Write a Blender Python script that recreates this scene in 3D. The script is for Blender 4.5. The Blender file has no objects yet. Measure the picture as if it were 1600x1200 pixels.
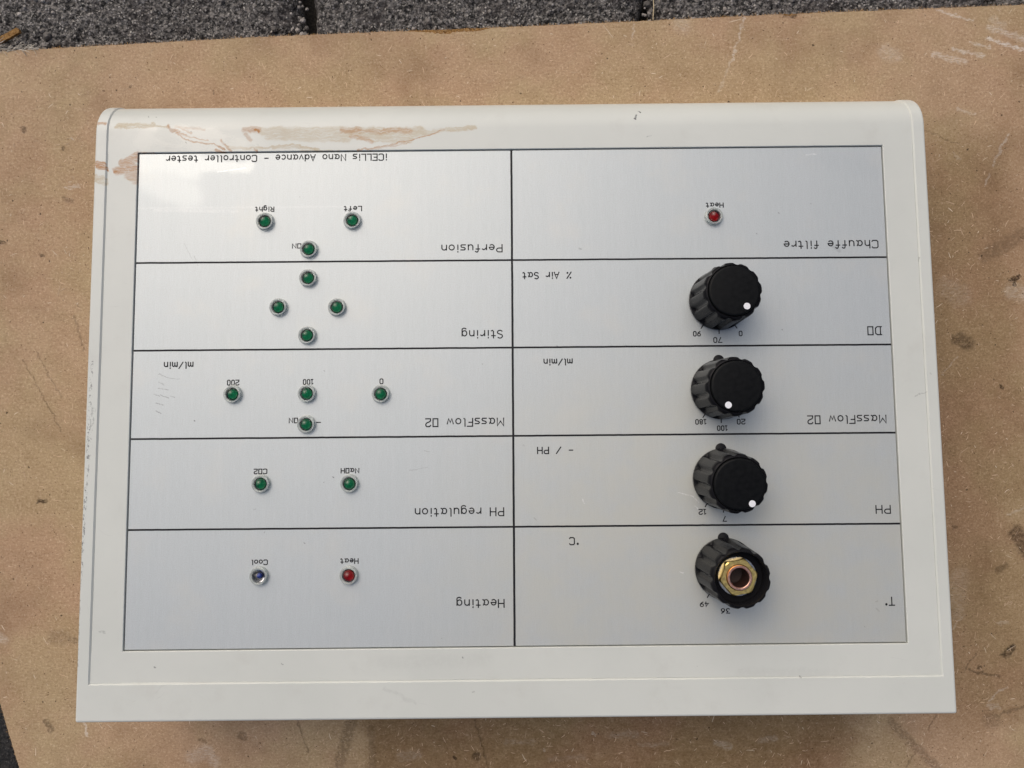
import bpy, bmesh, math, random
from math import sin, cos, pi, radians as rad
from mathutils import Vector, Matrix, noise

C = bpy.context.scene.collection
MM = 0.001
SLOPE = rad(-6.0)                      # the console's sloping face
OFF = Vector((0.0, -4.4495, 42.334))   # origin of the face frame, mm, in the root's own frame

# ------------------------------------------------------------------ camera
cam = bpy.data.cameras.new('camera')
cam.sensor_width = 36.0
cam.lens = 36.0 * 1050 / 1600
cam.clip_start = 0.005
cam.clip_end = 200.0
co = bpy.data.objects.new('camera', cam)
C.objects.link(co)
co.matrix_world = Matrix(((0.999948, 0.010213, -0.00037, -0.000385),
                          (-0.010195, 0.999399, 0.033139, 0.011791),
                          (0.000708, -0.033133, 0.999451, 0.306864),
                          (0, 0, 0, 1)))
bpy.context.scene.camera = co

# ------------------------------------------------------------------ sky, sun, exposure
SUN_AZ = Vector((-0.48, 0.84))
SUN_EL = rad(46)
d = Vector((SUN_AZ.normalized().x * cos(SUN_EL), SUN_AZ.normalized().y * cos(SUN_EL), sin(SUN_EL)))
W = bpy.data.worlds.new('World')
bpy.context.scene.world = W
W.use_nodes = True
nt = W.node_tree
sky = nt.nodes.new('ShaderNodeTexSky')
sky.sky_type = 'NISHITA'
sky.sun_disc = False
sky.sun_elevation = SUN_EL
sky.sun_rotation = math.atan2(d.x, d.y)
sky.air_density = 0.8
sky.dust_density = 6.0
sky.ozone_density = 1.0
bg = nt.nodes['Background']
nt.links.new(sky.outputs[0], bg.inputs[0])
bg.inputs[1].default_value = 0.11
sl = bpy.data.lights.new('sun', 'SUN')
sl.energy = 1.35
sl.angle = rad(80)
sl.color = (1.0, 0.965, 0.90)
so = bpy.data.objects.new('sun', sl)
C.objects.link(so)
so.rotation_euler = d.to_track_quat('Z', 'Y').to_euler()
vs = bpy.context.scene.view_settings
vs.view_transform = 'Standard'
vs.look = 'None'
vs.gamma = 1.0
vs.exposure = -0.15

# ------------------------------------------------------------------ node helpers
class NT:
    def __init__(s, name):
        s.m = bpy.data.materials.new(name)
        s.m.use_nodes = True
        s.t = s.m.node_tree
        s.b = s.t.nodes['Principled BSDF']
        s.co = None
    def n(s, ty, **kw):
        x = s.t.nodes.new(ty)
        for k, v in kw.items():
            setattr(x, k, v)
        return x
    def set(s, node, key, v):
        if isinstance(v, bpy.types.NodeSocket):
            s.t.links.new(v, node.inputs[key])
        elif v is not None:
            node.inputs[key].default_value = v
    def pos(s):                                  # object coordinates in millimetres
        if s.co is None:
            tc = s.n('ShaderNodeTexCoord')
            vm = s.n('ShaderNodeVectorMath', operation='SCALE')
            s.t.links.new(tc.outputs['Object'], vm.inputs[0])
            vm.inputs['Scale'].default_value = 1000.0
            s.co = vm.outputs[0]
        return s.co
    def vmul(s, v, f):
        vm = s.n('ShaderNodeVectorMath', operation='MULTIPLY')
        s.set(vm, 0, v); s.set(vm, 1, f)
        return vm.outputs[0]
    def vadd(s, a, b):
        vm = s.n('ShaderNodeVectorMath', operation='ADD')
        s.set(vm, 0, a); s.set(vm, 1, b)
        return vm.outputs[0]
    def math(s, op, a, b=None, c=None, clamp=False):
        x = s.n('ShaderNodeMath', operation=op)
        x.use_clamp = clamp
        s.set(x, 0, a); s.set(x, 1, b); s.set(x, 2, c)
        return x.outputs[0]
    def noise(s, scale, detail=3, rough=0.55, vec=None, col=False):
        x = s.n('ShaderNodeTexNoise')
        s.set(x, 'Vector', vec if vec is not None else s.pos())
        x.inputs['Scale'].default_value = scale
        x.inputs['Detail'].default_value = detail
        x.inputs['Roughness'].default_value = rough
        return x.outputs['Color' if col else 'Fac']
    def voro(s, scale, vec=None, out='Distance', feature='F1'):
        x = s.n('ShaderNodeTexVoronoi', feature=feature)
        s.set(x, 'Vector', vec if vec is not None else s.pos())
        x.inputs['Scale'].default_value = scale
        return x.outputs[out]
    def ramp(s, v, a, b, lo=0.0, hi=1.0):
        x = s.n('ShaderNodeMapRange')
        x.interpolation_type = 'SMOOTHSTEP'
        s.set(x, 0, v)
        x.inputs[1].default_value = a; x.inputs[2].default_value = b
        x.inputs[3].default_value = lo; x.inputs[4].default_value = hi
        return x.outputs[0]
    def mix(s, f, a, b, mode='MIX'):
        x = s.n('ShaderNodeMix', data_type='RGBA', blend_type=mode)
        s.set(x, 0, f)
        s.set(x, 6, a if isinstance(a, bpy.types.NodeSocket) else (*a[:3], 1))
        s.set(x, 7, b if isinstance(b, bpy.types.NodeSocket) else (*b[:3], 1))
        return x.outputs[2]
    def bump(s, h, strength=0.3, dist=0.1, normal=None):
        x = s.n('ShaderNodeBump')
        x.inputs['Strength'].default_value = strength
        x.inputs['Distance'].default_value = dist * MM
        s.set(x, 'Height', h)
        if normal is not None:
            s.set(x, 'Normal', normal)
        return x.outputs[0]
    def out(s, **kw):
        for k, v in kw.items():
            key = k.replace('_', ' ')
            if isinstance(v, tuple) and len(v) == 3:
                v = (*v, 1)
            s.set(s.b, key, v)
        return s.m
    def strokes(s, lst, vec):
        """largest mask of a list of marks, each a soft capsule x0,y0,x1,y1,radius,soft,strength in mm"""
        flat = s.vmul(vec, (1, 1, 0))
        res = None
        for x0, y0, x1, y1, r, sf, st in lst:
            g = s.n('ShaderNodeGroup')
            g.node_tree = STROKE
            s.t.links.new(flat, g.inputs[0])
            if res is not None: s.t.links.new(res, g.inputs[6])
            g.inputs[1].default_value = (x0, y0, 0)
            g.inputs[2].default_value = (x1 - x0 + 1e-4, y1 - y0, 0)
            g.inputs[3].default_value = r
            g.inputs[4].default_value = r + sf
            g.inputs[5].default_value = st
            res = g.outputs[0]
        return res

def stroke_group():
    g = bpy.data.node_groups.new('mark', 'ShaderNodeTree')
    I = g.interface
    for nm, ty in (('P', 'NodeSocketVector'), ('A', 'NodeSocketVector'), ('BA', 'NodeSocketVector'),
                   ('R', 'NodeSocketFloat'), ('R2', 'NodeSocketFloat'), ('S', 'NodeSocketFloat'), ('Prev', 'NodeSocketFloat')):
        I.new_socket(nm, in_out='INPUT', socket_type=ty)
    I.new_socket('M', in_out='OUTPUT', socket_type='NodeSocketFloat')
    i = g.nodes.new('NodeGroupInput'); o = g.nodes.new('NodeGroupOutput')
    L = g.links.new
    def vm(op, a, b=None):
        x = g.nodes.new('ShaderNodeVectorMath'); x.operation = op
        L(a, x.inputs[0])
        if b is not None: L(b, x.inputs[1])
        return x
    tiny = g.nodes.new('ShaderNodeMath'); tiny.operation = 'MULTIPLY'      # marks are worked through one after the other
    L(i.outputs[6], tiny.inputs[0]); tiny.inputs[1].default_value = 1e-7
    pa = vm('SUBTRACT', vm('ADD', i.outputs[0], tiny.outputs[0]).outputs[0], i.outputs[1]).outputs[0]
    d1 = vm('DOT_PRODUCT', pa, i.outputs[2]).outputs['Value']
    d2 = vm('DOT_PRODUCT', i.outputs[2], i.outputs[2]).outputs['Value']
    dv = g.nodes.new('ShaderNodeMath'); dv.operation = 'DIVIDE'; dv.use_clamp = True
    L(d1, dv.inputs[0]); L(d2, dv.inputs[1])
    sc = g.nodes.new('ShaderNodeVectorMath'); sc.operation = 'SCALE'
    L(i.outputs[2], sc.inputs[0]); L(dv.outputs[0], sc.inputs['Scale'])
    ds = vm('DISTANCE', pa, sc.outputs[0]).outputs['Value']
    mr = g.nodes.new('ShaderNodeMapRange'); mr.interpolation_type = 'SMOOTHSTEP'
    L(ds, mr.inputs[0]); L(i.outputs[3], mr.inputs[1]); L(i.outputs[4], mr.inputs[2])
    mr.inputs[3].default_value = 1.0; mr.inputs[4].default_value = 0.0
    ml = g.nodes.new('ShaderNodeMath'); ml.operation = 'MULTIPLY'
    L(mr.outputs[0], ml.inputs[0]); L(i.outputs[5], ml.inputs[1])
    mx = g.nodes.new('ShaderNodeMath'); mx.operation = 'MAXIMUM'
    L(ml.outputs[0], mx.inputs[0]); L(i.outputs[6], mx.inputs[1])
    L(mx.outputs[0], o.inputs[0])
    return g
STROKE = stroke_group()

# ------------------------------------------------------------------ marks, wear and painted shade (mm, on the thing that carries them)
TAN = [(-159.3,109.31,-144.28,109.42,0.78,0.62,0.69),(-144.28,109.15,-138.04,108.56,0.31,0.5,0.56),(-99.68,106.29,-61.36,105.89,1.25,1.25,0.5),(-97.57,104.14,-65.23,103.27,0.94,1.25,0.5),(-65.25,105.93,-35.48,105.62,1.25,1.25,0.62),(-61.35,103.76,-40.65,103.01,1.25,1.25,0.56),(-40.66,105.14,-25.12,106.32,0.62,0.75,0.5),(-25.12,106.32,-14.24,107.0,0.47,0.62,0.62),(-102.66,98.87,-94.93,100.38,0.25,0.3,0.62),(-94.93,100.38,-84.59,100.54,0.25,0.3,0.62),(-84.59,100.27,-76.81,98.07,0.31,0.38,0.75),(-95.43,99.59,-82.0,99.45,0.25,0.38,0.56),(-166.86,87.88,-163.2,86.26,0.94,0.75,0.62),(-158.27,109.3,-154.65,109.53,0.62,0.5,0.38),(-114.31,100.05,-100.08,99.11,0.31,0.5,0.5),(-153.96,86.95,-150.59,86.39,0.25,0.25,0.75),(-84.56,98.15,-61.31,97.64,0.25,0.38,0.5)]
RED = [(-158.5,90.6,-151.5,92.2,1.0,1.2,.7),(-154.5,93.5,-151.0,96.5,.9,1.2,.7),(-154.0,89.0,-151.0,86.5,1.0,1.4,.55),(-138.58,109.1,-135.94,107.47,0.38,0.5,0.62),(-135.94,107.47,-132.23,103.96,0.19,0.25,0.75),(-132.23,103.96,-127.28,102.31,0.19,0.25,0.75),(-127.28,102.31,-119.76,101.17,0.19,0.25,0.69),(-119.76,101.17,-115.06,99.0,0.21,0.25,0.75),(-137.01,108.55,-132.79,105.57,0.19,0.25,0.62),(-132.79,105.57,-128.62,104.46,0.19,0.25,0.62),(-128.62,104.46,-122.12,103.06,0.15,0.25,0.56),(-133.89,108.25,-128.65,105.79,0.15,0.38,0.44),(-134.94,108.52,-123.51,107.34,0.15,0.75,0.31),(-116.95,103.0,-114.57,100.59,0.25,0.5,0.56),(-115.1,101.12,-112.47,98.44,0.25,0.5,0.62),(-107.45,106.9,-101.76,106.84,0.62,1.25,0.62),(-103.31,106.59,-101.74,106.04,0.31,0.38,1),(-106.64,104.76,-104.79,102.61,0.47,0.75,0.44),(-67.84,106.23,-60.85,106.69,0.62,1.0,0.56),(-63.94,104.05,-56.17,101.58,0.62,0.75,0.5),(-51.01,106.32,-40.66,106.21,0.62,1.0,0.5),(-61.36,105.89,-51.01,106.05,0.47,0.75,0.44),(-61.32,98.44,-55.64,98.65,0.19,0.25,0.75),(-55.64,98.65,-40.65,102.21,0.19,0.25,0.69),(-40.65,102.21,-26.68,106.33,0.15,0.25,0.69),(-57.44,97.6,-40.65,101.41,0.12,0.2,0.44),(-159.22,90.44,-151.01,91.68,0.94,0.62,0.75),(-156.22,93.59,-151.13,95.92,1.25,0.75,0.69),(-154.22,95.69,-150.67,97.77,0.62,0.5,0.62),(-152.56,91.96,-150.89,87.71,1.25,1.0,0.56),(-159.72,90.18,-158.17,89.9,0.47,0.38,0.94),(-166.53,93.43,-163.44,93.4,0.78,0.62,0.88),(-165.98,92.36,-162.86,91.54,0.78,0.5,0.88),(-162.49,92.06,-162.31,90.47,0.29,0.2,1),(-166.32,109.92,-164.25,110.16,0.56,0.4,0.75),(-118.67,98.5,-115.04,97.93,0.31,0.25,0.75),(-150.43,98.3,-143.96,97.97,0.15,0.25,0.5),(-103.17,98.87,-102.13,98.33,0.25,0.25,0.75)]
BLACK = [(52.21,113.8,52.98,113.26,0.2,0.17,0.95),(51.4,112.2,50.71,110.6,0.2,0.2,0.95),(55.83,102.81,56.88,103.07,0.12,0.25,0.35),(-147.52,113.73,-147.25,113.46,0.15,0.17,0.6),(-144.14,113.7,-143.88,113.56,0.12,0.17,0.5),(-131.15,102.09,-130.89,101.82,0.12,0.15,0.5),(-129.19,106.6,-128.93,106.59,0.12,0.15,0.6),(107.73,-109.75,108.21,-109.99,0.2,0.2,0.6),(85.32,-108.1,118.29,-108.67,0.5,2.25,0.05),(161.99,50.73,162.28,51.5,0.15,0.23,0.4),(-50.3,-103.16,-11.15,-102.37,0.75,3.5,0.05),(-138.33,-103.94,-137.83,-104.18,0.15,0.15,0.6),(-89.19,-103.01,-88.7,-103.25,0.15,0.15,0.6),(-20.45,-101.8,-20.2,-102.04,0.15,0.17,0.6),(-16.6,-113.72,-16.11,-113.48,0.15,0.25,0.4),(-50.27,-112.67,-38.07,-118.23,0.2,0.75,0.09),(-159.55,-90.83,-157.32,-91.33,0.2,0.3,0.3),(164.16,6.38,164.37,5.62,0.12,0.2,0.4),(157.57,-3.65,162.46,-1.68,0.1,0.25,0.3)]
SPEC = [(-165.64,14.84,-165.91,-35.27,0.2,0.88,0.7),(-166.16,-35.27,-167.13,-70.75,0.2,0.88,0.9),(-167.13,-70.75,-167.2,-103.17,0.15,0.5,0.8),(-164.44,-5.38,-165.75,-25.36,0.25,1.25,0.45)]
GLOSS = [(-145.46,105.17,-120.81,102.25,2.5,3.5,1.0),(-147.95,101.73,-144.22,107.02,2.0,2.0,1.0),(-120.85,104.11,-105.25,99.43,1.5,2.5,0.8)]
PGLOSS = [(-147.75,95.09,-128.32,91.71,2.5,4.5,1.0),(-144.95,87.12,-130.65,81.7,3.0,6.25,0.7),(-128.34,92.77,-106.4,91.48,1.5,2.25,1.0),(124.52,93.59,144.95,88.88,2.0,4.0,0.5)]
PMARK = [(-139.69,8.23,-135.88,6.93,0.07,0.12,0.6),(-135.62,6.67,-131.33,6.38,0.07,0.15,0.35),(-139.8,2.93,-135.5,2.12,0.07,0.12,0.55),(-141.24,0.42,-138.95,-0.36,0.1,0.12,0.6),(-138.72,0.14,-135.41,-1.15,0.07,0.12,0.6),(-134.68,-0.4,-132.9,-0.93,0.07,0.12,0.5),(-140.39,-3.12,-137.6,-3.9,0.1,0.15,0.6),(-140.3,-6.13,-138.27,-7.16,0.1,0.12,0.6),(-139.2,8.73,-138.41,7.46,0.07,0.12,0.5),(-139.36,5.19,-137.57,4.17,0.07,0.2,0.35),(-125.14,-10.05,-124.88,-10.3,0.17,0.12,0.8),(-126.69,55.52,-125.07,51.61,0.05,0.12,0.4),(-130.91,60.76,-127.43,54.23,0.05,0.12,0.3),(-97.08,-53.92,-96.6,-53.19,0.07,0.12,0.5),(134.01,-91.64,134.24,-91.88,0.15,0.12,0.7),(138.88,-82.31,139.63,-82.07,0.12,0.15,0.5),(107.38,70.84,107.63,70.57,0.15,0.12,0.6),(120.37,74.64,120.62,74.37,0.12,0.2,0.4),(98.1,62.57,98.35,62.31,0.12,0.15,0.5),(-70.49,-32.53,-70.24,-32.78,0.2,0.12,0.8),(-74.21,-34.72,-73.96,-34.72,0.12,0.12,0.5),(-81.41,-57.75,-81.16,-57.99,0.15,0.12,0.6),(-101.2,-44.8,-100.46,-44.56,0.1,0.17,0.4),(7.87,-49.11,8.61,-49.85,0.12,0.2,0.5),(3.97,-21.12,4.22,-21.37,0.15,0.15,0.5),(27.1,57.05,27.86,56.78,0.17,0.25,0.5),(-40.56,-30.36,-33.57,-29.19,0.07,0.23,0.25),(139.0,-84.96,139.93,-85.93,0.12,0.38,0.35),(128.09,57.57,131.04,54.94,0.25,0.75,0.2),(-34.82,-22.71,-32.82,-23.23,0.07,0.15,0.4),(106.83,23.76,107.07,23.5,0.12,0.12,0.6),(17.57,18.04,18.07,17.78,0.1,0.12,0.5),(-74.39,9.08,-74.14,8.83,0.17,0.12,0.5),(-12.07,11.23,-11.82,10.98,0.12,0.12,0.5)]
PLIGHT = [(64.0,-40.08,69.44,-41.37,0.07,0.25,0.6),(69.44,-41.37,71.86,-43.86,0.07,0.25,0.6),(63.9,-70.42,65.12,-70.92,0.12,0.2,0.7),(70.33,-45.07,71.77,-46.81,0.1,0.2,0.6),(-117.97,90.01,-106.66,91.48,0.1,0.3,0.6),(119.39,94.44,123.29,94.93,0.12,0.38,0.5),(26.62,-42.16,27.34,-43.9,0.1,0.17,0.6),(-149.75,75.33,-61.18,75.2,0.07,0.62,0.12),(-143.31,74.48,-109.93,73.61,0.2,0.75,0.15)]
DARK = [(174.5,-157.3,197.7,-181.0,1.1,1.6,0.42),(215.4,57.6,234.2,68.4,1.6,3.2,0.38),(203.4,20.0,207.8,17.9,1.75,2.62,0.7),(226.8,-125.9,230.3,-122.9,1.02,1.46,0.9),(231.3,-69.2,236.7,-78.1,2.04,2.62,0.8),(218.3,-156.0,237.5,-150.7,0.3,1.0,0.45),(220.6,-156.9,221.8,-157.2,2.33,3.21,0.35),(-76.5,-154.7,-83.5,-178.0,1.46,2.33,0.45),(-67.3,-157.8,-67.0,-176.0,0.87,1.75,0.3),(-101.4,-153.5,-96.7,-169.3,0.23,0.44,0.5),(-19.1,-154.4,-12.6,-179.3,0.23,0.44,0.5),(-18.7,-171.4,-18.1,-172.0,1.17,1.46,0.7),(-29.2,-172.2,-28.6,-173.1,0.58,0.29,1.0),(-128.1,-160.5,-126.6,-161.4,1.17,1.17,0.5),(-146.6,-162.7,-144.8,-163.3,0.73,0.87,0.5),(-217.9,-153.2,-216.0,-157.1,0.87,1.17,0.6),(-218.3,-50.0,-215.4,-49.7,0.58,0.87,1.0),(-213.7,62.2,-212.6,61.6,0.58,0.58,0.9),(-231.8,68.4,-229.8,68.1,0.73,0.58,1.0),(227.2,46.5,230.7,47.9,0.73,0.58,1.0),(228.4,47.6,229.0,45.0,0.58,0.58,1.0),(223.2,-1.5,223.8,-2.1,0.73,0.58,0.9),(-223.4,15.6,-207.0,-17.4,0.15,0.35,0.45),(-217.2,18.4,-206.2,-2.1,0.15,0.35,0.4),(-199.5,35.1,-195.3,19.7,0.29,0.58,0.4),(207.9,-134.1,213.4,-125.5,0.23,0.44,0.5),(210.5,-133.6,223.9,-136.1,0.35,0.44,0.6),(180.7,-180.2,185.7,-171.7,0.23,0.38,0.5),(191.5,-161.2,195.3,-154.5,0.23,0.38,0.5),(185.8,114.8,203.2,108.0,0.15,0.35,0.35),(223.2,-85.8,226.2,-84.9,0.87,1.17,0.5),(202.3,-66.2,203.2,-66.8,0.58,0.58,0.6),(215.0,-131.8,215.6,-132.1,0.58,0.58,0.7),(127.2,165.9,128.4,165.9,0.87,0.58,0.9),(124.1,165.9,126.4,165.9,0.58,0.87,0.6),(-202.1,87.7,-198.7,86.5,0.58,1.17,0.4),(-205.7,-114.8,-203.4,-115.1,0.87,1.46,0.4),(-213.1,-113.2,-208.6,-113.5,1.75,2.92,0.3),(-219.6,118.8,-219.1,117.7,0.73,0.58,0.7),(-202.0,110.3,-201.4,110.1,0.58,0.58,0.7),(-132.7,133.6,-133.2,135.3,0.29,0.29,0.6),(-170.9,137.4,-170.6,137.1,0.44,0.29,0.7)]
LIGHT = [(191.9,167.8,208.3,162.8,0.2,0.58,0.7),(215.5,159.6,232.9,154.4,0.44,1.46,0.55),(215.0,154.8,233.0,149.0,0.44,0.73,1.0),(199.8,149.9,213.4,146.9,0.29,0.73,0.7),(191.2,147.7,205.7,144.7,0.44,1.46,0.55),(207.0,152.9,216.2,150.9,0.2,0.58,0.6),(216.9,163.3,222.7,160.4,0.58,1.75,0.3),(105.4,165.2,103.4,155.9,0.35,0.44,0.6),(103.4,155.9,99.4,144.7,0.29,0.44,0.55),(99.4,144.7,93.9,131.9,0.2,0.58,0.3),(56.0,162.6,55.4,156.4,0.2,0.44,0.4),(169.0,149.6,173.1,147.9,1.46,3.5,0.3),(77.2,162.7,78.4,162.1,1.75,3.5,0.25),(224.8,112.1,218.4,98.4,0.35,0.35,0.7),(216.7,93.9,214.7,89.3,0.38,0.38,0.75),(44.2,-162.0,56.1,-162.1,0.58,1.75,0.4),(92.7,-166.2,99.3,-168.1,0.87,1.46,0.65),(114.1,-165.2,120.1,-164.6,0.73,1.46,0.55),(-53.3,-171.3,-46.1,-170.8,1.17,2.04,0.45),(-4.9,-165.1,7.6,-165.3,0.44,1.46,0.35),(12.6,-168.7,13.2,-169.6,0.52,0.29,0.9),(35.9,-161.3,36.4,-162.5,0.44,0.29,0.9),(57.6,-166.7,70.1,-166.8,0.29,1.46,0.35),(15.8,-173.5,31.3,-172.5,0.44,1.46,0.35),(-150.9,-170.3,-144.9,-168.2,1.46,3.5,0.35),(-143.7,-167.3,-140.3,-173.4,1.17,2.33,0.4),(-200.4,-154.0,-199.4,-160.3,0.38,0.29,0.7),(198.2,43.3,204.6,39.7,2.33,4.67,0.25),(227.3,41.5,233.2,40.0,1.46,3.5,0.45),(219.6,-148.1,227.6,-141.0,0.23,0.44,0.6),(201.7,-115.4,207.3,-107.1,0.2,0.44,0.5),(205.6,-89.1,204.0,-105.6,2.04,4.08,0.25),(196.3,4.0,203.2,11.8,0.17,0.38,0.5),(-198.4,114.3,-197.0,114.0,0.17,0.29,0.7),(202.2,123.2,209.4,121.4,0.35,0.58,0.55),(223.6,-111.8,228.0,-110.9,0.29,0.87,0.4),(227.3,-61.1,236.1,-56.8,0.29,0.58,0.5),(219.7,-150.3,224.1,-150.6,0.58,1.17,0.5),(-201.1,92.6,-194.7,92.8,0.35,0.58,0.5),(200.4,103.8,203.3,100.9,0.23,0.58,0.4),(-238.2,-112.9,-236.5,-114.4,1.17,1.75,0.5)]

STAIN_SHADE = [(-48, -160, 135, -160, 16, 16, .75), (-20, -190, 120, -190, 20, 20, .8), (200, 80, 212, -40, 14, 34, .55), (196, -40, 212, -130, 16, 34, .58)]

# ------------------------------------------------------------------ materials
def mat_board():
    s = NT('hardboard'); p = s.pos()
    big = s.noise(0.012, 3, 0.55)
    mid = s.noise(0.09, 4, 0.6)
    fine = s.noise(0.95, 5, 0.85)
    c = s.mix(s.ramp(big, 0.35, 0.65), (0.430, 0.292, 0.178), (0.445, 0.316, 0.193))
    hue = s.noise(0.017, 4, 0.6, vec=s.vadd(p, (77, 140, 0)))
    c = s.mix(s.ramp(hue, 0.40, 0.60), s.mix(1.0, c, (1.02, 0.975, 0.97), 'MULTIPLY'), s.mix(1.0, c, (0.98, 1.02, 0.94), 'MULTIPLY'))
    c = s.mix(s.ramp(mid, 0.35, 0.70), c, s.mix(1.0, c, (0.90, 0.88, 0.85), 'MULTIPLY'))
    c = s.mix(s.ramp(fine, 0.50, 0.68, 0, 0.80), c, (0.68, 0.53, 0.37))
    c = s.mix(s.ramp(fine, 0.46, 0.32, 0, 0.85), c, (0.15, 0.085, 0.045))
    # felted fibres: stretched noise in three directions
    for ang, seed in ((0.4, 3.0), (1.5, 17.0), (2.6, 31.0)):
        mp = s.n('ShaderNodeMapping'); s.t.links.new(p, mp.inputs[0])
        mp.inputs['Location'].default_value = (seed, seed, 0)
        mp.inputs['Rotation'].default_value = (0, 0, ang)
        mp.inputs['Scale'].default_value = (0.35, 2.2, 1)
        wv = s.vadd(mp.outputs[0], s.vmul(s.noise(0.5, 2, 0.5, col=True), (0.9, 0.9, 0)))
        f = s.noise(1.0, 2, 0.6, vec=wv)
        c = s.mix(s.ramp(f, 0.60, 0.75, 0, 0.5), c, (0.55, 0.39, 0.26))
        c = s.mix(s.ramp(f, 0.38, 0.26, 0, 0.45), c, (0.18, 0.10, 0.055))
    # dark specks
    for sc, th, st in ((0.33, 0.72, 0.80), (0.13, 0.80, 0.85)):
        vx = s.n('ShaderNodeTexVoronoi'); vx.inputs['Scale'].default_value = sc
        s.t.links.new(s.vadd(p, s.vmul(s.noise(0.9, 2, 0.6, col=True), (1.2, 1.2, 0))), vx.inputs['Vector'])
        sep = s.n('ShaderNodeSeparateColor'); s.t.links.new(vx.outputs['Color'], sep.inputs[0])
        keep = s.ramp(sep.outputs[0], th, th + 0.02)
        rad_ = s.math('MULTIPLY', sep.outputs[1], 0.14 if sc > .2 else 0.085)
        hit = s.math('LESS_THAN', vx.outputs['Distance'], rad_)
        c = s.mix(s.math('MULTIPLY', s.math('MULTIPLY', keep, hit), st), c, (0.055, 0.032, 0.018))
    wp = s.vadd(p, s.vmul(s.vadd(s.noise(0.35, 3, 0.6, col=True), (-0.5, -0.5, -0.5)), (4.2, 4.2, 0)))
    sk = s.n('ShaderNodeMapping'); s.t.links.new(p, sk.inputs[0])
    sk.inputs['Rotation'].default_value = (0, 0, 0.27)
    sk.inputs['Scale'].default_value = (0.45, 1.6, 1)
    brk = s.ramp(s.noise(1.0, 4, 0.7, vec=sk.outputs[0]), 0.33, 0.68)
    brk2 = s.ramp(s.noise(0.7, 4, 0.7), 0.34, 0.58, 0.25, 1)
    dm = s.strokes(DARK, wp)
    c = s.mix(s.math('MULTIPLY', dm, brk2), c, s.mix(1.0, c, (0.16, 0.14, 0.12), 'MULTIPLY'))
    lm = s.strokes(LIGHT, wp)
    c = s.mix(s.math('MULTIPLY', lm, brk), c, (0.74, 0.68, 0.60))
    # handling grime, denser towards the near right part of the sheet
    gr = s.ramp(s.noise(0.022, 5, 0.65, vec=s.vadd(p, (300, 90, 0))), 0.48, 0.74, 0, 0.35)
    c = s.mix(gr, c, (0.165, 0.092, 0.045))
    # damp stain near, dirt up the right, both deepened with the box's painted shadow
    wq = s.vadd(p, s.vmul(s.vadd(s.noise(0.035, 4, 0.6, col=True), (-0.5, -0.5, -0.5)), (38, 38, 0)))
    st = s.math('MULTIPLY', s.strokes(STAIN_SHADE, wq), s.ramp(s.noise(0.3, 5, 0.75), 0.25, 0.6, 0.55, 1))
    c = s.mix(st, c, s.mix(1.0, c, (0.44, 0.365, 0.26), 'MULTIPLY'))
    h = s.math('ADD', s.math('MULTIPLY', fine, 0.6), s.math('MULTIPLY', s.noise(4, 2), 0.4))
    return s.out(Base_Color=c, Roughness=0.72, Specular_IOR_Level=0.25, Normal=s.bump(h, 0.35, 0.35))

def mat_vcol(name, rough=0.85):
    s = NT(name)
    a = s.n('ShaderNodeAttribute'); a.attribute_name = 'fibre_colour'
    return s.out(Base_Color=a.outputs['Color'], Roughness=rough, Specular_IOR_Level=0.2)

def mat_core():
    s = NT('board_core')
    f = s.noise(1.1, 4, 0.7)
    c = s.mix(s.ramp(f, 0.3, 0.7), (0.13, 0.062, 0.018), (0.40, 0.235, 0.09))
    return s.out(Base_Color=c, Roughness=0.9, Specular_IOR_Level=0.15, Normal=s.bump(f, 0.8, 0.6))

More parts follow.
